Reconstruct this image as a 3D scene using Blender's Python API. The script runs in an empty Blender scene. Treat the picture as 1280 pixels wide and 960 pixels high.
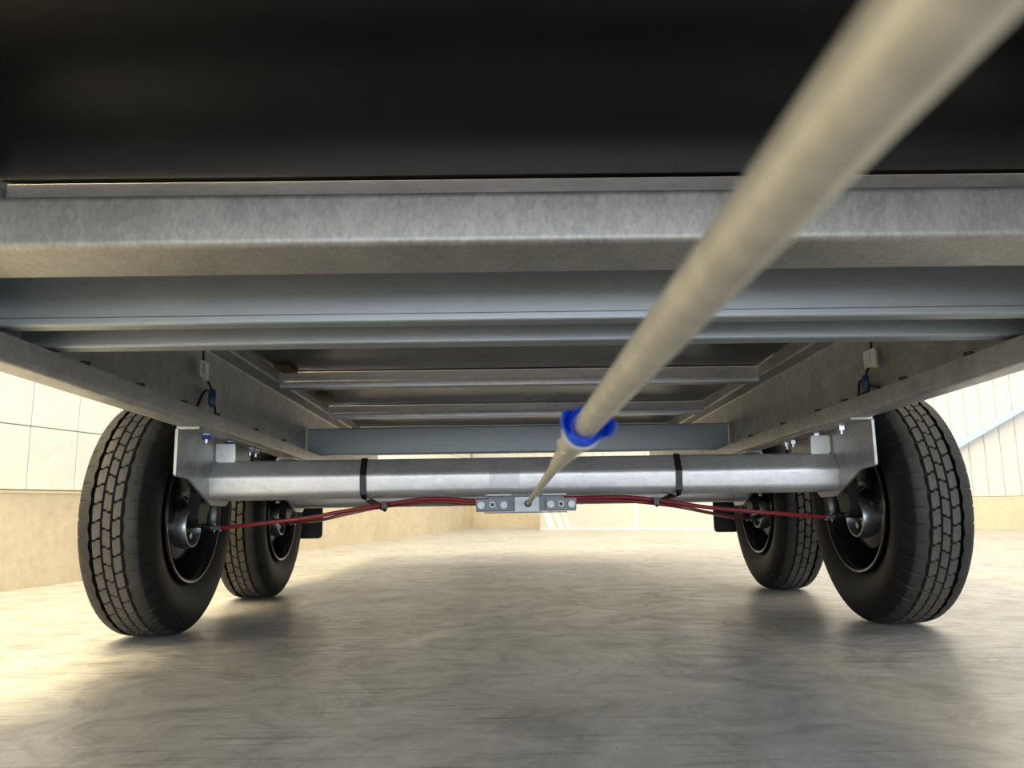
import bpy, bmesh, math, random
from mathutils import Vector, Matrix

# ------------------------------------------------------------------ camera, light, exposure
S = bpy.context.scene
COL = S.collection
random.seed(7)
TAU = -0.0298                      # the chassis runs slightly downhill towards the rear

cam_d = bpy.data.cameras.new('camera')
cam = bpy.data.objects.new('camera', cam_d)
COL.objects.link(cam)
S.camera = cam
yaw, pitch, roll = 0.0098, 0.1555, -0.0152
F = Vector((math.sin(yaw)*math.cos(pitch), math.cos(yaw)*math.cos(pitch), math.sin(pitch)))
R0 = Vector((math.cos(yaw), -math.sin(yaw), 0)); U0 = R0.cross(F)
RR = R0*math.cos(roll) + U0*math.sin(roll); UU = -R0*math.sin(roll) + U0*math.cos(roll)
cam.matrix_world = Matrix(((RR.x, UU.x, -F.x, -0.0538), (RR.y, UU.y, -F.y, 0.0), (RR.z, UU.z, -F.z, 0.3432), (0, 0, 0, 1)))
cam_d.sensor_width = 36.0
cam_d.lens = 26.91
cam_d.clip_start = 0.01
cam_d.dof.use_dof = True
cam_d.dof.focus_distance = 2.0
cam_d.dof.aperture_fstop = 9.0

W = bpy.data.worlds.new('world'); S.world = W
W.use_nodes = True
bg = W.node_tree.nodes['Background']
bg.inputs[0].default_value = (0.88, 0.94, 1.0, 1)
bg.inputs[1].default_value = 0.76

def area(name, loc, target, sx, sy, power, color):
    d = bpy.data.lights.new(name, 'AREA'); d.shape = 'RECTANGLE'; d.size = sx; d.size_y = sy
    d.energy = power; d.color = color
    o = bpy.data.objects.new(name, d); COL.objects.link(o)
    o.location = loc
    o.rotation_euler = (Vector(target)-Vector(loc)).to_track_quat('-Z', 'Y').to_euler()
    return o
# ceiling lamp rows of the hall, warm over the left bay, more neutral over the right and rear bays
area('hall_lamp_left', (-2.3, 2.5, 4.6), (-2.3, 2.5, 0), 0.8, 9.0, 760, (1.0, 0.80, 0.45))
area('hall_lamp_right', (4.0, 3.5, 4.6), (4.0, 3.5, 0), 0.8, 9.0, 135, (1.0, 0.80, 0.47))
area('hall_lamp_rear', (1.6, 7.6, 4.6), (1.6, 7.6, 0), 5.0, 0.8, 115, (1.0, 0.80, 0.46))
# daylight entering by the open gate behind the photographer
area('gate_daylight', (0.6, -4.5, 1.6), (0.6, 2.0, 0.4), 6.0, 3.0, 220, (0.86, 0.93, 1.0))

S.view_settings.view_transform = 'Standard'
S.view_settings.look = 'None'
S.view_settings.gamma = 1.0
S.view_settings.use_curve_mapping = False
S.view_settings.exposure = 0.55

# ------------------------------------------------------------------ materials
def ramp(nt, fac, stops):
    r = nt.nodes.new('ShaderNodeValToRGB'); e = r.color_ramp.elements
    while len(e) < len(stops): e.new(0.5)
    for k, (p, c) in enumerate(stops):
        e[k].position = p; e[k].color = (*c, 1)
    nt.links.new(fac, r.inputs[0]); return r
def base_mat(name):
    m = bpy.data.materials.new(name); m.use_nodes = True
    nt = m.node_tree; return m, nt, nt.nodes['Principled BSDF']
def coords(nt, scale=(1, 1, 1), rot=(0, 0, 0)):
    t = nt.nodes.new('ShaderNodeTexCoord'); mp = nt.nodes.new('ShaderNodeMapping')
    mp.inputs['Scale'].default_value = scale; mp.inputs['Rotation'].default_value = rot
    nt.links.new(t.outputs['Object'], mp.inputs[0]); return mp.outputs[0]
def noise(nt, vec, scale, detail=4, rough=0.55):
    n = nt.nodes.new('ShaderNodeTexNoise'); n.inputs['Scale'].default_value = scale
    n.inputs['Detail'].default_value = detail; n.inputs['Roughness'].default_value = rough
    nt.links.new(vec, n.inputs['Vector']); return n
def bump(nt, bs, h, strength, dist):
    b = nt.nodes.new('ShaderNodeBump'); b.inputs['Strength'].default_value = strength
    b.inputs['Distance'].default_value = dist
    nt.links.new(h, b.inputs['Height']); nt.links.new(b.outputs[0], bs.inputs['Normal'])
def mix(nt, fac, a, b, mode='MIX'):
    n = nt.nodes.new('ShaderNodeMix'); n.data_type = 'RGBA'; n.blend_type = mode
    if isinstance(fac, float): n.inputs[0].default_value = fac
    else: nt.links.new(fac, n.inputs[0])
    for s, v in ((6, a), (7, b)):
        if isinstance(v, tuple): n.inputs[s].default_value = (*v, 1)
        else: nt.links.new(v, n.inputs[s])
    return n.outputs[2]
def rough_range(nt, fac, a, b):
    r = nt.nodes.new('ShaderNodeMapRange'); r.inputs[3].default_value = a; r.inputs[4].default_value = b
    nt.links.new(fac, r.inputs[0]); return r.outputs[0]

def plain(name, col, rough=0.5, metal=0.0, var=0.12, scale=18, bmp=0.0, coat=0.0):
    m, nt, b = base_mat(name)
    v = coords(nt); n = noise(nt, v, scale)
    lo = tuple(c*(1-var) for c in col); hi = tuple(min(1, c*(1+var)) for c in col)
    r = ramp(nt, n.outputs[0], [(0.3, lo), (0.7, hi)])
    nt.links.new(r.outputs[0], b.inputs['Base Color'])
    b.inputs['Metallic'].default_value = metal
    nt.links.new(rough_range(nt, n.outputs[0], max(0, rough-0.06), rough+0.06), b.inputs['Roughness'])
    b.inputs['Coat Weight'].default_value = coat
    if bmp: bump(nt, b, n.outputs[0], bmp, 0.002)
    return m

def galvanised(name, dark, light, rough, metal=0.75, streak=(1, 1, 1), spangle=60, spots=0.5, spg=0.08):
    m, nt, b = base_mat(name)
    v = coords(nt, streak)
    vo = nt.nodes.new('ShaderNodeTexVoronoi'); vo.inputs['Scale'].default_value = spangle
    nt.links.new(v, vo.inputs['Vector'])
    sep = nt.nodes.new('ShaderNodeSeparateColor'); nt.links.new(vo.outputs['Color'], sep.inputs[0])
    n = noise(nt, v, 9, 6, 0.65); n2 = noise(nt, v, 140, 3)
    c1 = ramp(nt, n.outputs[0], [(0.3, dark), (0.72, light)])
    c2 = mix(nt, spg, c1.outputs[0], sep.outputs[0], 'OVERLAY')
    c3 = mix(nt, 0.25*spots, c2, n2.outputs[0], 'OVERLAY')
    nt.links.new(c3, b.inputs['Base Color'])
    b.inputs['Metallic'].default_value = metal
    nt.links.new(rough_range(nt, n.outputs[0], rough-0.08, rough+0.1), b.inputs['Roughness'])
    bump(nt, b, n2.outputs[0], 0.12*spots+0.03, 0.0015)
    return m

M = {}
M['galv'] = galvanised('hot_dip_galvanised', (0.36, 0.37, 0.37), (0.56, 0.57, 0.57), 0.48)
M['galv_tube'] = galvanised('hot_dip_galvanised_tube', (0.32, 0.32, 0.31), (0.44, 0.44, 0.425), 0.50, streak=(1.6, 1, 0.8), spangle=110, spots=1.0)
M['galv_sheet'] = galvanised('strip_galvanised_sheet', (0.27, 0.305, 0.33), (0.35, 0.385, 0.41), 0.44, metal=0.6, streak=(0.3, 1, 1), spangle=220, spots=0.2, spg=0.03)
M['purlin'] = galvanised('bright_galvanised_purlin', (0.46, 0.46, 0.49), (0.58, 0.58, 0.61), 0.40, metal=0.6, streak=(0.3, 1, 1), spangle=120, spots=0.2)
M['axle'] = galvanised('galvanised_axle_tube', (0.55, 0.56, 0.58), (0.76, 0.77, 0.78), 0.42, metal=0.7, streak=(0.6, 1, 1), spangle=70, spots=0.9)
M['zinc'] = plain('zinc_plated_steel', (0.50, 0.53, 0.55), 0.34, 0.95, 0.12, 60)
M['zinc_dull'] = plain('dull_zinc_plate', (0.10, 0.11, 0.115), 0.42, 0.9, 0.15, 50)
M['zinc_block'] = plain('pale_zinc_block', (0.30, 0.335, 0.345), 0.45, 0.8, 0.15, 40)
M['zinc_pin'] = plain('grey_zinc_pin', (0.30, 0.315, 0.325), 0.42, 0.8, 0.15, 60)
M['bolt_dark'] = plain('dark_bolt_steel', (0.05, 0.05, 0.05), 0.5, 0.6, 0.2, 60)
M['blue_mark'] = plain('blue_nut_paint', (0.03, 0.05, 0.35), 0.4, 0.2, 0.15, 60)
M['rod'] = plain('yellowish_galvanised_tube', (0.68, 0.645, 0.535), 0.42, 0.4, 0.14, 90, 0.1)
M['blue'] = plain('blue_plastic', (0.006, 0.11, 0.90), 0.5, 0, 0.15, 40)
M['white_plastic'] = plain('white_plastic', (0.72, 0.74, 0.74), 0.4, 0, 0.06, 40)
M['black_plastic'] = plain('black_plastic', (0.012, 0.012, 0.013), 0.4, 0, 0.2, 40)
M['plug_blue'] = plain('dark_blue_plug', (0.02, 0.06, 0.16), 0.4, 0, 0.2, 60)
M['cable_red'] = plain('red_cable_sheath', (0.20, 0.012, 0.022), 0.32, 0, 0.12, 30, coat=0.2)
M['rim'] = plain('black_rim_paint', (0.009, 0.009, 0.010), 0.24, 0, 0.2, 20, coat=0.15)
M['arm'] = plain('satin_black_casting', (0.010, 0.010, 0.011), 0.5, 0, 0.2, 30)
M['wood'] = plain('brown_wood_block', (0.15, 0.10, 0.065), 0.7, 0, 0.25, 30)
M['film'] = plain('wrapped_white_board', (0.66, 0.63, 0.58), 0.25, 0, 0.05, 3, coat=0.6)
M['film_white'] = plain('white_film_streaks', (0.92, 0.92, 0.90), 0.3, 0, 0.03, 10)  # white for the painted film highlights and the board's edge strip
M['brace'] = plain('pale_blue_steel', (0.42, 0.58, 0.72), 0.35, 0.2, 0.06, 6)

def deck_mat():
    m, nt, b = base_mat('black_phenolic_board')
    v = coords(nt); n = noise(nt, v, 2.6, 5, 0.6); n2 = noise(nt, v, 240, 2)
    r = ramp(nt, n.outputs[0], [(0.4, (0.003, 0.0025, 0.0025)), (0.75, (0.011, 0.0095, 0.009))])
    nt.links.new(r.outputs[0], b.inputs['Base Color'])
    nt.links.new(rough_range(nt, n.outputs[0], 0.20, 0.42), b.inputs['Roughness']); b.inputs['Specular IOR Level'].default_value = 0.3
    bump(nt, b, n2.outputs[0], 0.05, 0.0006); return m
M['deck'] = deck_mat()

def rubber(name, col, rough):
    m, nt, b = base_mat(name)
    v = coords(nt); n = noise(nt, v, 14, 5, 0.65)
    r = ramp(nt, n.outputs[0], [(0.35, tuple(c*0.75 for c in col)), (0.7, tuple(c*1.3 for c in col))])
    nt.links.new(r.outputs[0], b.inputs['Base Color'])
    nt.links.new(rough_range(nt, n.outputs[0], rough-0.08, rough+0.1), b.inputs['Roughness'])
    n2 = noise(nt, v, 90, 3); bump(nt, b, n2.outputs[0], 0.12, 0.0012); b.inputs['Specular IOR Level'].default_value = 0.3; return m
M['rubber'] = rubber('black_tyre_rubber', (0.0075, 0.0075, 0.008), 0.58)
M['tread'] = rubber('pale_tread_rubber', (0.075, 0.070, 0.064), 0.62)  # tread blocks paler than the sidewall rubber
M['shoulder'] = rubber('grey_shoulder_rubber', (0.030, 0.029, 0.028), 0.60)  # tone between tread blocks and sidewall

def floor_mat():
    m, nt, b = base_mat('power_floated_concrete')
    v = coords(nt)
    big = noise(nt, v, 1.1, 7, 0.62); big.inputs['Distortion'].default_value = 1.2
    mid = noise(nt, v, 4.5, 8, 0.72); mid.inputs['Distortion'].default_value = 2.0
    fine = noise(nt, v, 60, 4, 0.6)
    c = ramp(nt, big.outputs[0], [(0.32, (0.40, 0.39, 0.375)), (0.68, (0.51, 0.495, 0.475))])
    s0 = ramp(nt, mid.outputs[0], [(0.36, (0.24, 0.24, 0.24)), (0.5, (0.5, 0.5, 0.5)), (0.66, (0.70, 0.70, 0.70))])
    c = mix(nt, 0.55, c.outputs[0], s0.outputs[0], 'OVERLAY')
    for rot, sc, seed in ((0.5, 5.0, 0), (-0.65, 6.0, 7), (1.35, 4.0, 3)):      # trowel scratches in three sweeps
        vv = coords(nt, (1.0, 14.0, 1), (0, 0, rot)); n = noise(nt, vv, sc, 3, 0.55); n.inputs['Distortion'].default_value = 0.6
        area_n = noise(nt, coords(nt, (1, 1, 1), (0, 0, seed)), 1.3, 3)
        r = ramp(nt, n.outputs[0], [(0.34, (0.26, 0.26, 0.26)), (0.42, (0.5, 0.5, 0.5)), (0.62, (0.5, 0.5, 0.5)), (0.72, (0.66, 0.66, 0.66))])
        amt = ramp(nt, area_n.outputs[0], [(0.42, (0, 0, 0)), (0.60, (0.95, 0.95, 0.95))])
        c = mix(nt, amt.outputs[0], c, r.outputs[0], 'OVERLAY')
    c = mix(nt, 0.15, c, fine.outputs[0], 'OVERLAY')
    nt.links.new(c, b.inputs['Base Color'])
    nt.links.new(rough_range(nt, mid.outputs[0], 0.50, 0.18), b.inputs['Roughness'])
    bump(nt, b, mid.outputs[0], 0.05, 0.003)
    return m
M['floor'] = floor_mat()

def concrete(name, lo, hi):
    m, nt, b = base_mat(name)
    v = coords(nt); n = noise(nt, v, 3.0, 8, 0.7); n2 = noise(nt, v, 26, 5, 0.6)
    c = ramp(nt, n.outputs[0], [(0.3, lo), (0.7, hi)])
    c2 = mix(nt, 0.25, c.outputs[0], n2.outputs[0], 'OVERLAY')
    nt.links.new(c2, b.inputs['Base Color']); b.inputs['Roughness'].default_value = 0.75
    bump(nt, b, n2.outputs[0], 0.15, 0.004); return m
def scuffed(m):
    # short dark scrapes over a wall surface
    nt = m.node_tree; b = nt.nodes['Principled BSDF']; src = b.inputs['Base Color'].links[0].from_socket
    n = noise(nt, coords(nt, (1.6, 1.6, 9.0), (0.15, 0.1, 0.3)), 3.2, 3, 0.5)
    k = noise(nt, coords(nt), 5.0, 2)
    r = ramp(nt, n.outputs[0], [(0.24, (1, 1, 1)), (0.30, (0, 0, 0))])
    a = ramp(nt, k.outputs[0], [(0.5, (0, 0, 0)), (0.6, (0.55, 0.55, 0.55))])
    f = nt.nodes.new('ShaderNodeMath'); f.operation = 'MULTIPLY'
    nt.links.new(r.outputs[0], f.inputs[0]); nt.links.new(a.outputs[0], f.inputs[1])
    nt.links.new(mix(nt, f.outputs[0], src, (0.22, 0.20, 0.17)), b.inputs['Base Color'])
    return m
M['plinth'] = concrete('cast_concrete_plinth', (0.58, 0.50, 0.36), (0.72, 0.63, 0.47))
M['block'] = concrete('white_painted_block', (0.74, 0.73, 0.68), (0.84, 0.83, 0.79))
scuffed(M['plinth']); scuffed(M['block'])
M['clad'] = plain('white_steel_cladding', (0.66, 0.66, 0.645), 0.45, 0, 0.05, 4)

# ------------------------------------------------------------------ mesh helpers
def link(o, parent=None):
    COL.objects.link(o)
    if parent is not None:
        o.parent = parent
        o.matrix_parent_inverse = Matrix.Translation(-wloc(parent))
    return o
def wloc(o):
    v = Vector(o.location)
    return v                                    # parents used below carry world locations only
def mesh_obj(name, verts, faces, mat, parent=None, smooth=False):
    me = bpy.data.meshes.new(name); me.from_pydata([tuple(v) for v in verts], [], faces)
    bm = bmesh.new(); bm.from_mesh(me); bmesh.ops.recalc_face_normals(bm, faces=bm.faces); bm.to_mesh(me); bm.free()
    if mat is not None: me.materials.append(mat)
    if smooth:
        for p in me.polygons: p.use_smooth = True
    o = bpy.data.objects.new(name, me); link(o, parent); return o
def shade_angle(o, deg=35):
    me = o.data
    for p in me.polygons: p.use_smooth = True
    bm = bmesh.new(); bm.from_mesh(me)
    for e in bm.edges:
        if len(e.link_faces) == 2 and e.calc_face_angle(0) > math.radians(deg): e.smooth = False
    bm.to_mesh(me); bm.free()
    return o
class MB:
    def __init__(s): s.v = []; s.f = []
    def add(s, v, f):
        n = len(s.v); s.v += [tuple(p) for p in v]; s.f += [tuple(i+n for i in q) for q in f]; return s
    def box(s, x0, x1, y0, y1, z0, z1):
        return s.add([(x, y, z) for x in (x0, x1) for y in (y0, y1) for z in (z0, z1)],
                     [(0, 1, 3, 2), (4, 6, 7, 5), (0, 4, 5, 1), (2, 3, 7, 6), (0, 2, 6, 4), (1, 5, 7, 3)])
    def cyl(s, a, b, r, n=12, r2=None):
        a = Vector(a); b = Vector(b); d = (b-a).normalized()
        u = d.orthogonal().normalized(); w = d.cross(u); r2 = r if r2 is None else r2
        vs = [a+(u*math.cos(2*math.pi*i/n)+w*math.sin(2*math.pi*i/n))*r for i in range(n)]
        vs += [b+(u*math.cos(2*math.pi*i/n)+w*math.sin(2*math.pi*i/n))*r2 for i in range(n)]
        fs = [(i, (i+1) % n, n+(i+1) % n, n+i) for i in range(n)] + [tuple(range(n))[::-1], tuple(range(n, 2*n))]
        return s.add(vs, fs)
    def build(s, name, mat, parent=None, angle=None, xf=None):
        v = [xf(*p) for p in s.v] if xf else s.v
        o = mesh_obj(name, v, s.f, mat, parent)
        if angle: shade_angle(o, angle)
        return o
def frame(x, y, w):
    """chassis coordinates (across, along, height above the y=0 datum) to world: turned 1.7 degrees about x"""
    c = math.cos(math.asin(TAU)); v = y + TAU*w
    return (x, v*c - w*TAU, v*TAU + w*c)
def rounded(pts, r, n=4, closed=False):
    out = []; L = len(pts)
    for i, p in enumerate(pts):
        if not closed and i in (0, L-1): out.append(Vector(p)); continue
        p = Vector(p); a = Vector(pts[i-1])-p; b = Vector(pts[(i+1) % L])-p
        rr = min(r, a.length*0.45, b.length*0.45)
        A = p+a.normalized()*rr; B = p+b.normalized()*rr
        for k in range(n+1):
            t = k/n; out.append(A*(1-t)**2 + p*2*t*(1-t) + B*t*t)
    return out
def thick(pts, t):
    """closed outline of a bent sheet given its outer line"""
    n = len(pts); off = []
    for i in range(n):
        d1 = (pts[i]-pts[i-1]).normalized() if i else None
        d2 = (pts[i+1]-pts[i]).normalized() if i < n-1 else None
        d1 = d1 or d2; d2 = d2 or d1
        nn = Vector((-(d1+d2).y, (d1+d2).x)).normalized()
        k = max(0.5, nn.dot(Vector((-d1.y, d1.x))))
        off.append(pts[i]+nn*t/k)
    return list(pts)+off[::-1]
def strip_prism(outer, t, lo, hi, place):
    """extrude a bent sheet; place(u, v, s) maps profile (u, v) and run s to a point"""
    poly = thick(outer, t); n = len(poly); h = n//2
    vs = [place(p.x, p.y, lo) for p in poly]+[place(p.x, p.y, hi) for p in poly]
    fs = [(i, (i+1) % n, n+(i+1) % n, n+i) for i in range(n)]
    for i in range(h-1):
        q = (i, i+1, n-2-i, n-1-i); fs.append(q); fs.append(tuple(k+n for k in q[::-1]))
    return vs, fs
def solid_prism(poly, lo, hi, place):
    n = len(poly)
    vs = [place(p[0], p[1], lo) for p in poly]+[place(p[0], p[1], hi) for p in poly]
    return vs, [(i, (i+1) % n, n+(i+1) % n, n+i) for i in range(n)]+[tuple(range(n))[::-1], tuple(range(n, 2*n))]
def lathe(profile, n, axis_x=True, closed=False):
    """profile (x, radius) turned about the x axis"""
    vs = []; fs = []; m = len(profile)
    for i in range(n):
        a = 2*math.pi*i/n
        for x, r in profile: vs.append((x, r*math.cos(a), r*math.sin(a)))
    for i in range(n):
        j = (i+1) % n
        for k in range(m-1 if not closed else m):
            l = (k+1) % m
            fs.append((i*m+k, j*m+k, j*m+l, i*m+l))
    return vs, fs
def curve_tube(name, pts, r, mat, parent, res=8, n=10):
    """smooth tube through points (Catmull-Rom)"""
    P = [Vector(p) for p in pts]; Q = [P[0]*2-P[1]]+P+[P[-1]*2-P[-2]]
    path = []
    for i in range(1, len(Q)-2):
        for k in range(res):
            t = k/res; a, b, c, d = Q[i-1], Q[i], Q[i+1], Q[i+2]
            path.append(0.5*((2*b)+(c-a)*t+(2*a-5*b+4*c-d)*t*t+(3*b-3*c+d-a)*t**3))
    path.append(P[-1])
    vs = []; fs = []; L = len(path); u = None
    for i, p in enumerate(path):
        d = (path[min(i+1, L-1)]-path[max(i-1, 0)]).normalized()
        u = d.orthogonal().normalized() if u is None else (u-d*u.dot(d)).normalized()
        w = d.cross(u)
        vs += [p+(u*math.cos(2*math.pi*k/n)+w*math.sin(2*math.pi*k/n))*r for k in range(n)]
    for i in range(L-1):
        for k in range(n): fs.append((i*n+k, i*n+(k+1) % n, (i+1)*n+(k+1) % n, (i+1)*n+k))
    fs += [tuple(range(n))[::-1], tuple(range((L-1)*n, L*n))]
    return shade_angle(mesh_obj(name, vs, fs, mat, parent), 60)
def tag(o, label=None, cat=None, group=None, kind=None):
    if label: o['label'] = label
    if cat: o['category'] = cat
    if group: o['group'] = group
    if kind: o['kind'] = kind
    return o

# ------------------------------------------------------------------ the hall
fl = MB().box(-8, 12, -6, 16, -0.12, 0.0).build('floor', M['floor'])
tag(fl, 'power-floated grey concrete floor with trowel marks and a soft sheen', kind='structure')

# left wall: concrete plinth with white blocks above
LA = Vector((-2.252, 3.432, 0)); LD = Vector((0.2034, 0.9791, 0)); LN = Vector((-LD.y, LD.x, 0))   # LN points outwards
def on_left(s, o, z): p = LA+LD*s+LN*o; return (p.x, p.y, z)
def wall_box(place, s0, s1, o0, o1, z0, z1):
    m = MB(); m.box(s0, s1, o0, o1, z0, z1); return m, place
CS = 8.33                                     # run of the left wall to the far corner
m = MB().box(-9, CS+0.25, 0.03, 0.25, 0.0, 4.4)
wl = m.build('wall_left', M['block'], xf=on_left)
tag(wl, 'white painted wall above a cast concrete plinth', kind='structure')
edges = [-9, -5.2, -1.4, 2.4, 5.9, 7.45, CS]
for a, b in zip(edges[:-1], edges[1:]):
    m = MB().box(a+0.003, b-0.003, -0.004, 0.06, 0.0, 0.43)
    m.build('plinth_panel', M['plinth'], wl, xf=on_left)
MB().box(-9, CS, -0.010, 0.06, 0.425, 0.437).build('plinth_cap', M['plinth'], wl, xf=on_left)
bw = 0.290; first = None
for row in range(6):
    for k in range(-8, 29):
        s0 = 0.096+k*bw
        if s0+bw > CS: continue
        x = on_left(s0+bw/2, 0.016, 0.44+row*bw+bw/2)
        if first is None:
            mm = MB().box(-bw/2+0.002, bw/2-0.002, -0.016, 0.016, -bw/2+0.002, bw/2-0.002)
            me = mesh_obj('wall_block', mm.v, mm.f, M['block'], wl); first = me
            bv = bmesh.new(); bv.from_mesh(me.data); bmesh.ops.bevel(bv, geom=bv.edges[:], offset=0.003, segments=1, affect='EDGES'); bv.to_mesh(me.data); bv.free()
            o = me
        else:
            o = first.copy(); COL.objects.link(o)
        o.location = x; o.rotation_euler = (0, 0, math.atan2(LD.y, LD.x))

# back wall: plinth, upright steel cladding
BA = Vector((-0.560, 11.589, 0)); BD = Vector((0.877, -0.481, 0)).normalized(); BN = Vector((-BD.y, BD.x, 0))
def on_back(s, o, z): p = BA+BD*s+BN*o; return (p.x, p.y, z)
wb = MB().box(-0.05, 12.5, 0.05, 0.25, 0.0, 4.4).build('wall_back', M['clad'], xf=on_back)
tag(wb, 'white upright steel cladding above a beige concrete plinth', kind='structure')
for a, b in zip((0, 3.1, 6.2, 9.3), (3.1, 6.2, 9.3, 12.4)):
    MB().box(a+0.004, b-0.004, -0.03, 0.06, 0, 0.345).build('plinth_panel', M['plinth'], wb, xf=on_back)
cw = 0.15; ang = math.atan2(BD.y, BD.x); first = None
for k in range(82):
    if first is None:
        poly = [(-cw/2+0.0005, 0.03), (-cw/2+0.0005, -0.008), (-cw/2+0.008, -0.014), (cw/2-0.010, -0.014), (cw/2-0.0015, -0.008), (cw/2-0.0015, 0.03)]
        v, f = solid_prism(poly, 0.35, 4.4, lambda a, b, s: (a, b, s))
        first = mesh_obj('cladding_sheet', v, f, M['clad'], wb); o = first
    else:
        o = first.copy(); COL.objects.link(o)
    o.location = on_back(0.08+k*cw, 0.02, 0); o.rotation_euler = (0, 0, ang)

# diagonal brace standing in front of the cladding
def brace_pt(s, o, z): return on_back(s, o-0.06, z)
s0, z0, s1, z1 = 5.45, 0.39, 9.6, 2.80
dv = Vector((s1-s0, z1-z0)).normalized(); nv = Vector((-dv.y, dv.x))*0.030
poly = [Vector((s0, z0))-nv, Vector((s1, z1))-nv, Vector((s1, z1))+nv, Vector((s0, z0))+nv]
v, f = solid_prism(poly, -0.03, 0.04, lambda a, b, s: brace_pt(a, s, b))
br = mesh_obj('trim_1', v, f, M['brace'])
tag(br, 'pale blue steel brace running diagonally up the white cladding', kind='structure')
for (a, b) in ((s0, z0), (s1, z1)):
    v, f = solid_prism([(a-0.09, b-0.09), (a+0.09, b-0.09), (a+0.09, b+0.09), (a-0.09, b+0.09)], 0.035, 0.045, lambda p, q, s: brace_pt(p, s, q))
    mesh_obj('end_plate', v, f, M['brace'], br)

# wrapped board leaning against the far wall
P0 = Vector((0.395, 10.42, 0)); PD = Vector((0.915, -0.404, 0)).normalized(); PN = Vector((-PD.y, PD.x, 0))
def on_board(s, o, z): p = P0+PD*s+PN*(o+z*0.10); return (p.x, p.y, z)
pb = MB().box(0, 3.1, 0.0, 0.05, 0.0, 0.62).build('wrapped_board', M['film'], xf=on_board)
tag(pb, 'white board wrapped in clear film standing on the floor by the far wall', 'board')
for a, b in ((0.02, 0.10), (0.17, 0.22), (0.29, 0.32)):  # white strips paint the highlights on the clear film
    v = [on_board(a+0.10, -0.002, 0.02), on_board(b+0.12, -0.002, 0.02), on_board(b, -0.002, 0.28), on_board(a-0.0, -0.002, 0.28)]
    v += [tuple(Vector(p)+PN*0.0015) for p in v]
    mesh_obj('film_streak', v, [(0, 1, 2, 3), (7, 6, 5, 4), (0, 4, 5, 1), (1, 5, 6, 2), (2, 6, 7, 3), (3, 7, 4, 0)], M['film_white'], pb)
MB().box(1.30, 1.33, -0.003, 0.0, 0.02, 0.6).build('film_streak', M['film_white'], pb, xf=on_board)
MB().box(0.0, 3.1, -0.006, 0.0, 0.0, 0.018).build('edge_strip', M['film_white'], pb, xf=on_board)

# ------------------------------------------------------------------ the trailer
T = bpy.data.objects.new('trailer', None); COL.objects.link(T)
T.location = (0, 2.655, 0); T.empty_display_size = 0.3
tag(T, 'tandem axle trailer with galvanised chassis, black deck and four black tyres, seen from below', 'trailer')

# deck boards (black phenolic ply), joints over the deck beams
DECK = 0.886
beams_y = [-0.35, 0.395, 1.139, 1.875, 2.612, 3.354, 4.075, 4.79]
ys = [-1.1]+[b+0.02 for b in beams_y[1:]]+[5.05] if False else [-1.1]+[b-0.004 for b in beams_y]+[5.05]
for a, b in zip(ys[:-1], ys[1:]):
    MB().box(-1.16, 1.16, a+0.006, b-0.002, DECK, DECK+0.018).build('deck_board', M['deck'], T, xf=frame)
for y in beams_y:                              # pressed Z purlins under the deck
    out = rounded([(y+0.045, DECK-0.003), (y, DECK-0.003), (y, DECK-0.034), (y-0.004, DECK-0.040), (y-0.004, DECK-0.060), (y+0.035, DECK-0.060)], 0.004, 3)
    for nm, xa, xb in (('deck_beam', -0.8265, 0.8265), ('outrigger', -1.10, -0.8865), ('outrigger', 0.8865, 1.10)):
        v, f = strip_prism(out, 0.003, xa, xb, lambda a, b, s: frame(s, a, b))
        shade_angle(mesh_obj(nm, v, f, M['purlin'], T), 30)

# side rails: inward opening channels with a lip
XW, XI = 0.885, 0.830
rails = []
for sx in (-1, 1):
    out = rounded([(XI, 0.651), (XI, 0.611), (XW, 0.611), (XW, 0.845), (XI, 0.845), (XI, 0.880)], 0.008, 4)
    v, f = strip_prism(out, -0.004, -1.0, 5.0, lambda a, b, s: frame(sx*a, s, b))
    r_ = shade_angle(mesh_obj('side_rail', v, f, M['galv'], T), 30); rails.append(r_)
    MB().box(sx*XI-0.002, sx*XI+0.002, -1.0, 5.0, 0.872, 0.8825).build('rail_edge_strip', M['galv'], r_, xf=frame)
slotY = {-1: [1.423, 1.644, 1.871, 2.087, 2.413, 2.722], 1: [1.443, 1.691, 1.901, 1.994, 2.169, 2.45, 2.782]}
for sx, r_ in ((-1, rails[0]), (1, rails[1])):
    for y in slotY[sx]:
        MB().cyl((sx*0.842, y, 0.625), (sx*0.842, y, 0.662), 0.009, 10).build('rail_bolt_head', M['bolt_dark'], r_, 40, frame)
    for (y, w) in ((2.333, 0.706), (2.515, 0.717)) if sx > 0 else ((1.821, 0.741), (1.856, 0.743)):
        MB().cyl((sx*0.8815, y, w), (sx*0.8795, y, w), 0.0045, 8).build('web_hole_dot', M['zinc'], r_, None, frame)  # added zinc dots stand in for bright holes in the web

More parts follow.
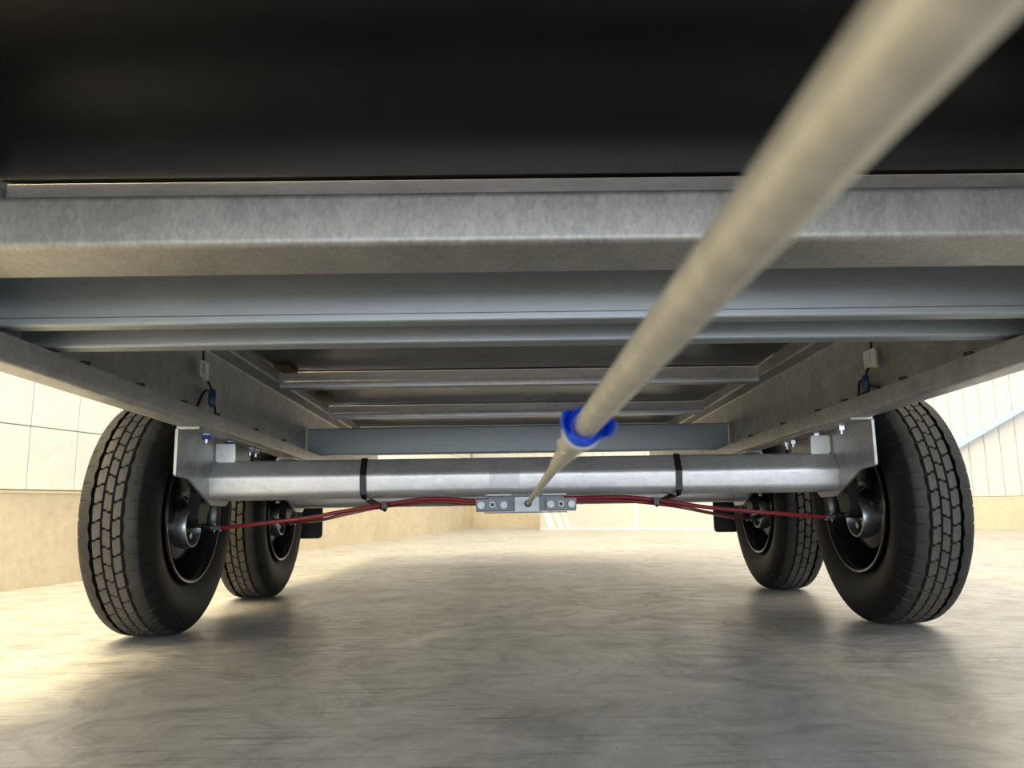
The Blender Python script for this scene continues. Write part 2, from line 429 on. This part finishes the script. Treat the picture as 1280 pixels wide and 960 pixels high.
# cross members between the rails
def tube_member(y0, y1, w0, w1, r, mat):
    poly = rounded([(y0, w0), (y1, w0), (y1, w1), (y0, w1)], r, 5, True)
    v, f = solid_prism([(p.x, p.y) for p in poly], -0.8805, 0.8805, lambda a, b, s: frame(s, a, b))
    return shade_angle(mesh_obj('cross_tube', v, f, mat, T), 30)
tube_member(0.905, 1.020, 0.6875, 0.757, 0.010, M['galv_tube'])
def channel_member(y, w0, w1, fl):
    out = rounded([(y+fl, w1), (y, w1), (y, w0), (y+fl, w0)], 0.005, 4)
    v, f = strip_prism(out, 0.004, -0.8805, 0.8805, lambda a, b, s: frame(s, a, b))
    return shade_angle(mesh_obj('cross_member', v, f, M['galv_sheet'], T), 30)
c2 = channel_member(1.162, 0.660, 0.765, 0.028)
MB().box(-0.87, 0.87, 1.1612, 1.1622, 0.6725, 0.6735).build('fold_line', M['bolt_dark'], c2, xf=frame)
channel_member(1.290, 0.657, 0.762, 0.034)
channel_member(3.199, 0.652, 0.762, 0.055)

# axles, brackets
AX = [2.225, 3.095]
def axle(yc):
    zc = 0.420+0.0663                          # chassis height of the tube centre
    R = 0.061
    hx = [(-0.028, 0.055), (-0.063, 0.008), (-0.056, -0.042), (-0.040, -0.055), (0.040, -0.055), (0.056, -0.042), (0.063, 0.008), (0.028, 0.055)]
    poly = rounded([(yc+a, zc+b) for a, b in hx], 0.010, 4, True)
    v, f = solid_prism([(p.x, p.y) for p in poly], -0.884, 0.884, lambda a, b, s: frame(s, a, b))
    return shade_angle(mesh_obj('axle_beam', v, f, M['axle'], T), 30)
for yc in AX:
    ab = axle(yc)
    if yc < 2.5:                               # worn rating label round the front of the tube
        zc = 0.420+0.0663
        out = rounded([(yc-0.034, zc+0.0476), (yc-0.0636, zc+0.0078), (yc-0.0580, zc-0.034)], 0.010, 4)
        v, f = strip_prism(out, 0.0006, -0.100, -0.015, lambda a, b, s: frame(s, a, b))
        shade_angle(mesh_obj('rating_label', v, f, M['purlin'], ab), 40)
    for sx in (-1, 1):
        dy = yc-2.225
        pts = [(1.945, 0.604), (1.945, 0.482), (2.03, 0.479), (2.19, 0.415), (2.30, 0.415), (2.40, 0.479), (2.505, 0.482), (2.505, 0.604)]
        pts = [(a+dy, b+0.002) for a, b in pts]
        poly = rounded([(a, b) for a, b in pts], 0.008, 3, True)
        m = MB()
        v, f = solid_prism([(p.x, p.y) for p in poly], 0.884, 0.891, lambda a, b, s: (sx*s, a, b)); m.add(v, f)
        m.box(min(sx*0.832, sx*0.889), max(sx*0.832, sx*0.889), 1.948+dy, 2.502+dy, 0.602, 0.609)
        bk = m.build('axle_bracket', M['galv'], T, 30, frame)
        for by in (2.065, 2.235, 2.42, 2.475):
            xb = sx*0.858
            MB().cyl((xb, by+dy, 0.602), (xb, by+dy, 0.599), 0.016, 12).build('washer', M['zinc'], bk, None, frame)
            MB().cyl((xb, by+dy, 0.599), (xb, by+dy, 0.588), 0.0125, 6).build('nut', M['blue_mark'] if (sx < 0 and by < 2.3) else M['zinc'], bk, None, frame)
            MB().cyl((xb, by+dy, 0.588), (xb, by+dy, 0.578), 0.006, 8).build('bolt_end', M['zinc'], bk, 40, frame)
        MB().cyl((sx*0.8845, 2.0+dy, 0.519), (sx*0.8825, 2.0+dy, 0.519), 0.008, 10).build('bright_hole_disc', M['zinc'], bk, None, frame)  # added zinc disc stands in for the bright hole in the plate
        # gusset between bracket flange and axle tube
        g = rounded([(0.880, 0.590), (0.880, 0.545), (0.868, 0.530), (0.826, 0.530), (0.824, 0.545), (0.826, 0.590)], 0.004, 3, True)
        v, f = solid_prism([(p.x, p.y) for p in g], yc-0.030, yc-0.022, lambda a, b, s: frame(sx*a, s, b))
        shade_angle(mesh_obj('gusset_plate', v, f, M['zinc_dull'] if False else M['axle'], T), 30)

# wheels ---------------------------------------------------------------
RT = 0.325; NP = 46
half = [(0.0405, 0.3125), (0.0415, 0.3245), (0.052, 0.3240), (0.064, 0.3215), (0.0715, 0.3165), (0.0775, 0.308),
        (0.0835, 0.296), (0.0895, 0.280), (0.0935, 0.262), (0.0925, 0.244), (0.0885, 0.226), (0.0815, 0.208), (0.0755, 0.194), (0.070, 0.186)]
prof = [(-x, r) for x, r in half[::-1]]+[(0, 0.3130)]+half
NOTCH = {}
def tyre_mesh():
    us = (0.0, 0.05, 0.10, 0.15, 0.50, 0.55, 0.62, 0.67)
    vs = []; fs = []; mats = []; m = len(prof); ring = 0
    for p in range(NP):
        for u in us:
            a = 2*math.pi*(p+u)/NP
            for k, (x, r) in enumerate(prof):
                ax = abs(x); rr = r; uu = (u+(0.5 if x > 0 else 0)) % 1
                deep = 0.04 < u < 0.12
                if deep and 0.060 < ax < 0.086 and r > 0.29: rr -= 0.0035
                xx = x
                if 0.040 <= ax <= 0.042: xx = math.copysign(ax+(0.0030 if u >= 0.5 else 0.0), x)   # zigzag groove wall
                vs.append((xx, rr*math.cos(a), rr*math.sin(a)))
            ring += 1
    for i in range(ring):
        j = (i+1) % ring
        for k in range(m-1):
            fs.append((i*m+k, j*m+k, j*m+k+1, i*m+k+1))
            xm = abs(prof[k][0]+prof[k+1][0])/2; rm = (prof[k][1]+prof[k+1][1])/2
            mats.append(1 if (rm > 0.30 and 0.041 < xm < 0.074) else 0)
    me = bpy.data.meshes.new('tyre'); me.from_pydata(vs, [], fs)
    me.materials.append(M['rubber']); me.materials.append(M['shoulder'])
    for p, mi in zip(me.polygons, mats): p.material_index = mi
    bm = bmesh.new(); bm.from_mesh(me); bmesh.ops.recalc_face_normals(bm, faces=bm.faces)
    for e in bm.edges:
        if len(e.link_faces) == 2 and e.calc_face_angle(0) > math.radians(38): e.smooth = False
    bm.to_mesh(me); bm.free()
    for p in me.polygons: p.use_smooth = True
    return me
TY = tyre_mesh()
pitch_l = 2*math.pi*RT/NP
def block_mesh(xc, w, flip):
    h = pitch_l*0.450; s = pitch_l*0.055*(1 if flip else -1); hw = w/2
    o = [(-hw, -h-s+0.002), (-hw*0.2, -h-s), (hw*0.2, -h+s), (hw, -h+s+0.002), (hw, h+s-0.002), (hw*0.2, h+s), (-hw*0.2, h-s), (-hw, h-s-0.002)]
    vs = []
    for lev, sc in ((0.3105, 1.04), (0.3240, 1.0), (0.3250, 0.95)):
        for (x, t) in o:
            a = t*sc/RT; vs.append((xc+x*sc, lev*math.sin(a), lev*math.cos(a)))
    n = 8; fs = []
    for l in range(2): fs += [(l*n+i, l*n+(i+1) % n, (l+1)*n+(i+1) % n, (l+1)*n+i) for i in range(n)]
    fs += [(16, 17, 22, 23), (17, 18, 21, 22), (18, 19, 20, 21)]
    me = bpy.data.meshes.new('tread_block'); me.from_pydata(vs, [], fs)
    bm = bmesh.new(); bm.from_mesh(me); bmesh.ops.recalc_face_normals(bm, faces=bm.faces); bm.to_mesh(me); bm.free()
    me.materials.append(M['tread']); return me
BL = [(block_mesh(-0.0245, 0.0195, True), 0.0), (block_mesh(0.0, 0.0185, False), 0.45), (block_mesh(0.0245, 0.0195, True), 0.90)]
rimp = [(0.079, 0.1865), (0.084, 0.190), (0.088, 0.187), (0.087, 0.180), (0.078, 0.174), (0.060, 0.170), (0.030, 0.160), (-0.02, 0.158), (-0.045, 0.152),
        (-0.050, 0.10), (-0.040, 0.06), (-0.046, 0.058), (-0.057, 0.10), (-0.052, 0.160), (-0.080, 0.176), (-0.086, 0.189), (-0.080, 0.1905), (-0.074, 0.187)]
CT = 1.026
for sx in (-1, 1):
    for wi, yc in enumerate(AX):
        rot = random.uniform(0, 6.28)
        ctr = Vector((sx*CT, yc-0.005, RT))
        ty = bpy.data.objects.new('tyre', TY); COL.objects.link(ty); ty.parent = T
        ty.matrix_parent_inverse = Matrix.Translation(-Vector(T.location))
        ty.location = ctr
        if wi == 0:
            for me, off in BL:
                for k in range(NP):
                    b = bpy.data.objects.new('tread_block', me); COL.objects.link(b); b.parent = ty
                    b.rotation_euler = (2*math.pi*(k+off+0.2)/NP, 0, 0)
        else:
            vs = []; fs = []
            for me, off in BL:
                for k in range(NP):
                    R_ = Matrix.Rotation(2*math.pi*(k+off+0.2)/NP, 3, 'X'); n0 = len(vs)
                    vs += [tuple(R_ @ v.co) for v in me.vertices]; fs += [tuple(i+n0 for i in p.vertices) for p in me.polygons]
            o = mesh_obj('tread_blocks', vs, fs, M['tread']); o.parent = ty; tag(o, kind='stuff')
        # rim (profile given with +x towards the trailer centre)
        v, f = lathe(rimp, 72)
        rim = mesh_obj('wheel_rim', [(ctr.x-sx*x, ctr.y+y, ctr.z+z) for x, y, z in v], f, M['rim'], T); shade_angle(rim, 50)
        for k in range(5):
            a = 2*math.pi*k/5+rot; p = ctr+Vector((sx*0.050, 0.056*math.cos(a), 0.056*math.sin(a)))
            MB().cyl(p, p-Vector((sx*0.012, 0, 0)), 0.010, 6).build('wheel_bolt', M['zinc_dull'], rim)
        # drum with back plate
        dp = [(0.090, 0.0), (0.090, 0.045), (0.080, 0.055), (0.078, 0.105), (0.072, 0.122), (0.055, 0.126), (0.052, 0.130), (0.020, 0.130), (-0.030, 0.122), (-0.044, 0.100), (-0.044, 0.0)]
        dp = [(x-0.028, r) for x, r in dp]
        v, f = lathe(dp, 48)
        dr = mesh_obj('brake_drum', [(ctr.x-sx*x, ctr.y+y, ctr.z+z) for x, y, z in v], f, M['rim'], T); shade_angle(dr, 35)
        hc = ctr+Vector((0, -0.005, -0.033))
        v, f = lathe([(0.045, 0.060), (0.074, 0.059), (0.084, 0.056), (0.085, 0.052), (0.078, 0.049), (0.050, 0.047)], 40)
        hr = mesh_obj('hub_ring', [(hc.x-sx*x, hc.y+y, hc.z+z) for x, y, z in v], f, M['zinc'], dr); shade_angle(hr, 40)
        for k in range(4):
            a = 0.6+k*1.57; p = hc+Vector((-sx*0.056, 0.030*math.cos(a), 0.030*math.sin(a)))
            MB().cyl(p, p-Vector((sx*0.016, 0, 0)), 0.009, 6).build('hub_bolt', M['zinc'], dr)
        MB().cyl(ctr+Vector((-sx*0.062, -0.07, 0.06)), ctr+Vector((-sx*0.067, -0.07, 0.06)), 0.010, 10).build('inspection_plug', M['black_plastic'], dr)
        # trailing arm from axle tube end to hub
        m = MB()
        A = Vector((sx*0.915, yc-0.01, 0.420-(yc-2.225)*0.0298)); B = ctr+Vector((-sx*0.055, 0.0, 0.0)); B.x = sx*0.935
        d = (B-A).normalized(); nn = Vector((1, 0, 0)).cross(d).normalized()
        m.cyl(A-Vector((sx*0.023, 0, 0)), A+Vector((sx*0.020, 0, 0)), 0.056, 24)
        poly = [A-nn*0.05, B-nn*0.036, B+nn*0.036, A+nn*0.05]
        vs = [p+Vector((-sx*0.016, 0, 0)) for p in poly]+[p+Vector((sx*0.018, 0, 0)) for p in poly]
        m.add(vs, [(0, 1, 2, 3), (7, 6, 5, 4), (0, 4, 5, 1), (1, 5, 6, 2), (2, 6, 7, 3), (3, 7, 4, 0)])
        m.cyl(B-Vector((sx*0.016, 0, 0)), B+Vector((sx*0.04, 0, 0)), 0.036, 20)
        m.build('suspension_arm', M['arm'], T, 35)

# mud flaps behind the rear wheels
for sx in (-1, 1):
    xs = sorted((sx*0.873, sx*1.15))
    poly = rounded([(xs[0], 0.205), (xs[1], 0.205), (xs[1], 0.50), (xs[0], 0.50)], 0.02, 4, True)
    v, f = solid_prism([(p.x, p.y) for p in poly], 3.468, 3.474, lambda a, b, s: (a, s, b))
    mf = mesh_obj('mud_flap', v, f, M['black_plastic'], T)

# brake rod, equaliser, cables ----------------------------------------
def rod(y): return Vector((0.0035-0.010*y if y < 0.5 else -0.0015+0.0029*(y-0.5), y, 0.4085-0.0317*y))
br_ = MB().cyl(rod(-0.9), rod(0.50), 0.0081, 32).build('brake_rod', M['rod'], T, 50)
MB().cyl(rod(0.50), rod(2.07), 0.0056, 20).build('threaded_rod', M['rod'], br_, 50)
# coupling: blue clip ring, white sleeve, nut
dvec = (rod(1)-rod(0)).normalized()
def ringed(profile, n=28):
    u = dvec.orthogonal().normalized(); w = dvec.cross(u); vs = []; fs = []; m_ = len(profile)
    for i in range(n):
        a = 2*math.pi*i/n
        for y, r in profile: vs.append(rod(y)+0.84*(u*math.cos(a)+w*math.sin(a))*r)
    for i in range(n):
        j = (i+1) % n
        for k in range(m_-1): fs.append((i*m_+k, j*m_+k, j*m_+k+1, i*m_+k+1))
    return vs, fs
v, f = ringed([(0.500, 0.0092), (0.500, 0.0112), (0.488, 0.0135), (0.494, 0.0155), (0.512, 0.0150), (0.516, 0.0092)])
cl = shade_angle(mesh_obj('blue_clip', v, f, M['blue'], br_), 40)
u = dvec.cross(Vector((0, 0, 1))).normalized(); w_ = u.cross(dvec)
for a0, a1 in ((2.35, 3.65), (-0.75, 0.35)):      # two flared ears of the clip
    vs = []; fs = []; n = 8
    for i in range(n+1):
        a = a0+(a1-a0)*i/n; k = 1-abs(2*i/n-1)**3; d_ = u*math.cos(a)+w_*math.sin(a)
        for y, r in ((0.508, 0.0125), (0.490-0.014*k, 0.0138+0.0062*k), (0.493-0.014*k, 0.0148+0.0064*k), (0.514, 0.0148)): vs.append(rod(y)+d_*r*0.84)
    for i in range(n):
        for k in range(4): fs.append((4*i+k, 4*i+(k+1) % 4, 4*i+4+(k+1) % 4, 4*i+4+k))
    fs += [(0, 1, 2, 3), tuple(4*n+k for k in (3, 2, 1, 0))]
    shade_angle(mesh_obj('clip_ear', vs, fs, M['blue'], br_), 40)
v, f = ringed([(0.512, 0.0092), (0.512, 0.0140), (0.545, 0.0140), (0.570, 0.0125), (0.600, 0.0125), (0.604, 0.0105), (0.70, 0.0100), (0.72, 0.0092), (0.80, 0.0088), (0.82, 0.0062)])
shade_angle(mesh_obj('coupling_sleeve', v, f, M['rod'], br_), 40)
v, f = ringed([(0.514, 0.0138), (0.514, 0.0160), (0.530, 0.0160), (0.536, 0.0138)])
shade_angle(mesh_obj('white_collar', v, f, M['white_plastic'], br_), 40)
v, f = ringed([(0.60, 0.0100), (0.60, 0.0135), (0.622, 0.0135), (0.622, 0.0100)], 6)
mesh_obj('lock_nut', v, f, M['rod'], br_)

# equaliser bar
EY = 2.045
eq = MB()
eq.box(-0.134, 0.131, EY+0.012, EY+0.016, 0.3235, 0.364)
eq.box(-0.112, 0.106, EY-0.012, EY+0.016, 0.3645, 0.3675)
eq.box(-0.112, 0.106, EY-0.012, EY+0.016, 0.3195, 0.3225)
eqo = eq.build('equaliser', M['zinc_dull'], T)
poly = rounded([(-0.031, 0.323), (0.032, 0.323), (0.032, 0.361), (-0.031, 0.361)], 0.003, 2, True)
v, f = solid_prism([(p.x, p.y) for p in poly], EY-0.026, EY+0.010, lambda a, b, s: (a, s, b))
shade_angle(mesh_obj('centre_block', v, f, M['zinc_block'], eqo), 40)
MB().cyl((0.003, EY-0.029, 0.344), (0.003, EY-0.024, 0.344), 0.010, 16).build('rod_seat', M['bolt_dark'], eqo)
for xa, xb in ((-0.134, -0.046), (0.050, 0.131)):
    MB().box(xa, xb, EY-0.004, EY+0.010, 0.327, 0.356).build('cable_plate', M['zinc_dull'], eqo)
    L = xb-xa
    for t_ in (0.16, 0.84):
        x = xa+L*t_
        MB().cyl((x, EY-0.004, 0.341), (x, EY-0.012, 0.341), 0.0095, 14).build('pin_head', M['zinc_pin'], eqo, 40)
    x = xa+L*0.5
    MB().cyl((x, EY-0.004, 0.342), (x, EY-0.010, 0.342), 0.0085, 14).build('cable_nut', M['zinc_block'], eqo, 40)
    MB().cyl((x, EY-0.010, 0.342), (x, EY-0.0112, 0.342), 0.0050, 12).build('cable_core', M['bolt_dark'], eqo, 40)
for x0, x1 in ((-0.104, -0.040), (0.042, 0.104)):  # white strips paint the bright edge of the channel's top flange
    MB().box(x0, x1, EY-0.030, EY+0.005, 0.3655, 0.3685).build('bright_flange_edge', M['white_plastic'], eqo)

CB = [[(-0.10, 2.050, 0.353), (-0.14, 2.05, 0.353), (-0.253, 2.08, 0.361), (-0.385, 2.10, 0.346), (-0.518, 2.12, 0.327), (-0.61, 2.14, 0.313), (-0.864, 2.195, 0.288)],
      [(-0.10, 2.052, 0.346), (-0.14, 2.05, 0.346), (-0.255, 2.10, 0.354), (-0.394, 2.15, 0.342), (-0.511, 2.30, 0.325), (-0.664, 2.55, 0.301), (-0.866, 2.97, 0.286)],
      [(0.10, 2.050, 0.357), (0.136, 2.05, 0.357), (0.263, 2.08, 0.357), (0.375, 2.10, 0.345), (0.534, 2.13, 0.322), (0.859, 2.20, 0.292)],
      [(0.10, 2.052, 0.351), (0.135, 2.05, 0.351), (0.266, 2.10, 0.348), (0.41, 2.15, 0.332), (0.586, 2.45, 0.307), (0.775, 2.80, 0.282), (0.880, 2.99, 0.274)]]
for pts in CB:
    c = curve_tube('brake_cable', pts, 0.0056, M['cable_red'], T)
    e = Vector(pts[-1]); sx = 1 if e.x > 0 else -1; tip = Vector((sx*0.955, e.y+0.02, e.z+0.012))
    d = (tip-e).normalized()
    MB().cyl(e-d*0.008, e+d*0.02, 0.0075, 12).build('ferrule', M['zinc'], c, 40)
    MB().cyl(e+d*0.02, e+d*0.052, 0.0085, 12).build('rubber_boot', M['black_plastic'], c, 40)
    MB().cyl(e+d*0.050, tip, 0.0065, 12).build('cable_guide', M['zinc'], c, 40)
    MB().cyl(e+d*0.012+Vector((0, -0.002, -0.012)), e+d*0.012+Vector((0, 0.002, 0.012)), 0.0015, 8).build('clip_pin', M['zinc'], c)

# black ties round the front axle tube that hold the cables
for sx, x0, x1 in ((-1, -0.454, -0.380), (1, 0.433, 0.350)):
    zc = 0.420; yc = 2.225; R = 0.0635
    ring = [(yc-0.020, zc+0.0575), (yc-0.0295, zc+0.0572), (yc-0.0658, zc+0.009), (yc-0.0590, zc-0.043), (yc-0.042, zc-0.0585)]
    pts = [(x0+0.004*sx, *ring[0]), (x0+0.002*sx, *ring[1]), (x0, *ring[2]), (x0, *ring[3]), (x0, *ring[4]), (x1, 2.088, 0.341), (x1, 2.112, 0.335), (x0, yc+0.03, zc-0.0585)]
    hw = 0.009
    vs = []; fs = []
    for i, p in enumerate(pts):
        p = Vector(p); a = Vector(pts[max(i-1, 0)]); b = Vector(pts[min(i+1, len(pts)-1)]); d = (b-a).normalized()
        side = Vector((1, 0, 0)) if i in (0, 1, 2, 3) else Vector((0.35*sx, 0.9, 0.2))
        side = (side-d*side.dot(d)).normalized()
        nrm = d.cross(side).normalized()
        for (q, t) in ((-1, 0), (1, 0), (1, 1), (-1, 1)): vs.append(p+side*hw*q+nrm*0.0022*t)
    for i in range(len(pts)-1):
        for k in range(4): fs.append((4*i+k, 4*i+(k+1) % 4, 4*i+4+(k+1) % 4, 4*i+4+k))
    fs += [(0, 1, 2, 3), tuple(4*(len(pts)-1)+k for k in (3, 2, 1, 0))]
    ct = mesh_obj('cable_tie', vs, fs, M['black_plastic'], T)
    MB().box(x1-0.007, x1+0.007, 2.076, 2.092, 0.336, 0.356).build('tie_head', M['black_plastic'], ct)

# marker light cables with paper tags on the rail webs
def cable_set(sx, top, tagp, plug, holeA, holeB):
    X = sx*0.866
    c = curve_tube('marker_cable', [(X, top[0], top[1]+0.09), (X, *top), (X-sx*0.002, *tagp), (X-sx*0.004, plug[0]-0.004, plug[1]+0.02), (X-sx*0.004, *plug)], 0.0032, M['black_plastic'], T)
    for h, kx in ((holeA, 0.6), (holeB, 0.2)):
        curve_tube('cable_branch', [(X-sx*0.004, plug[0], plug[1]+0.012), (X-sx*0.004, plug[0]*(1-kx)+h[0]*kx, max(plug[1], h[1])+0.012*(kx > 0.4)), (X+sx*0.001, *h)], 0.0034, M['black_plastic'], c)
    v, f = lathe([(-0.026, 0.004), (-0.022, 0.010), (-0.004, 0.013), (0.014, 0.012), (0.024, 0.006), (0.026, 0.003)], 14)
    mesh_obj('cable_plug', [(X-sx*0.004+z*0.8, plug[0]+y+0.1*x*sx, plug[1]-x) for x, y, z in v], f, M['plug_blue'], c, True)
    # folded paper tag
    y0, z0 = tagp
    def cx(v): return X-sx*v                   # distance from the web side towards the trailer middle
    def bx(m, a, b, *r): return m.box(min(cx(a), cx(b)), max(cx(a), cx(b)), *r)
    m = MB(); bx(m, 0.0045, 0.006, y0-0.032, y0+0.028, z0-0.022, z0+0.022); bx(m, -0.004, 0.0075, y0+0.018*(1 if sx < 0 else -1)-0.006, y0+0.018*(1 if sx < 0 else -1)+0.006, z0-0.026, z0+0.018)
    m.build('paper_tag', M['white_plastic'], c)
    for k in range(2):
        bx(MB(), 0.0060, 0.0066, y0-0.020+k*0.010, y0-0.0175+k*0.010, z0-0.014, z0+0.015).build('print_line', M['bolt_dark'], c)
cable_set(-1, (2.037, 0.755), (2.040, 0.713), (2.100, 0.645), (2.014, 0.611), (2.150, 0.596))
cable_set(1, (1.872, 0.735), (1.880, 0.690), (1.912, 0.628), (1.966, 0.601), (1.852, 0.611))

# timber packers on the left rail under the deck
for y in (2.50, 3.05):
    MB().box(-0.815, -0.765, y, y+0.10, 0.8745, DECK-0.001).build('packing_block', M['wood'], T, xf=frame)

# parts that look unlike the rest of the trailer
for key, lab in (('brake_cable', 'thin red sheathed brake cable'), ('blue_clip', 'bright blue plastic clip on the brake rod'), ('paper_tag', 'white paper tag on a black cable'),
                 ('cable_tie', 'black plastic cable tie round the axle tube'), ('brake_rod', 'pale yellowish galvanised brake rod'), ('packing_block', 'small brown timber packer')):
    for o in bpy.data.objects:
        if o.name.split('.')[0] == key: o['label'] = lab
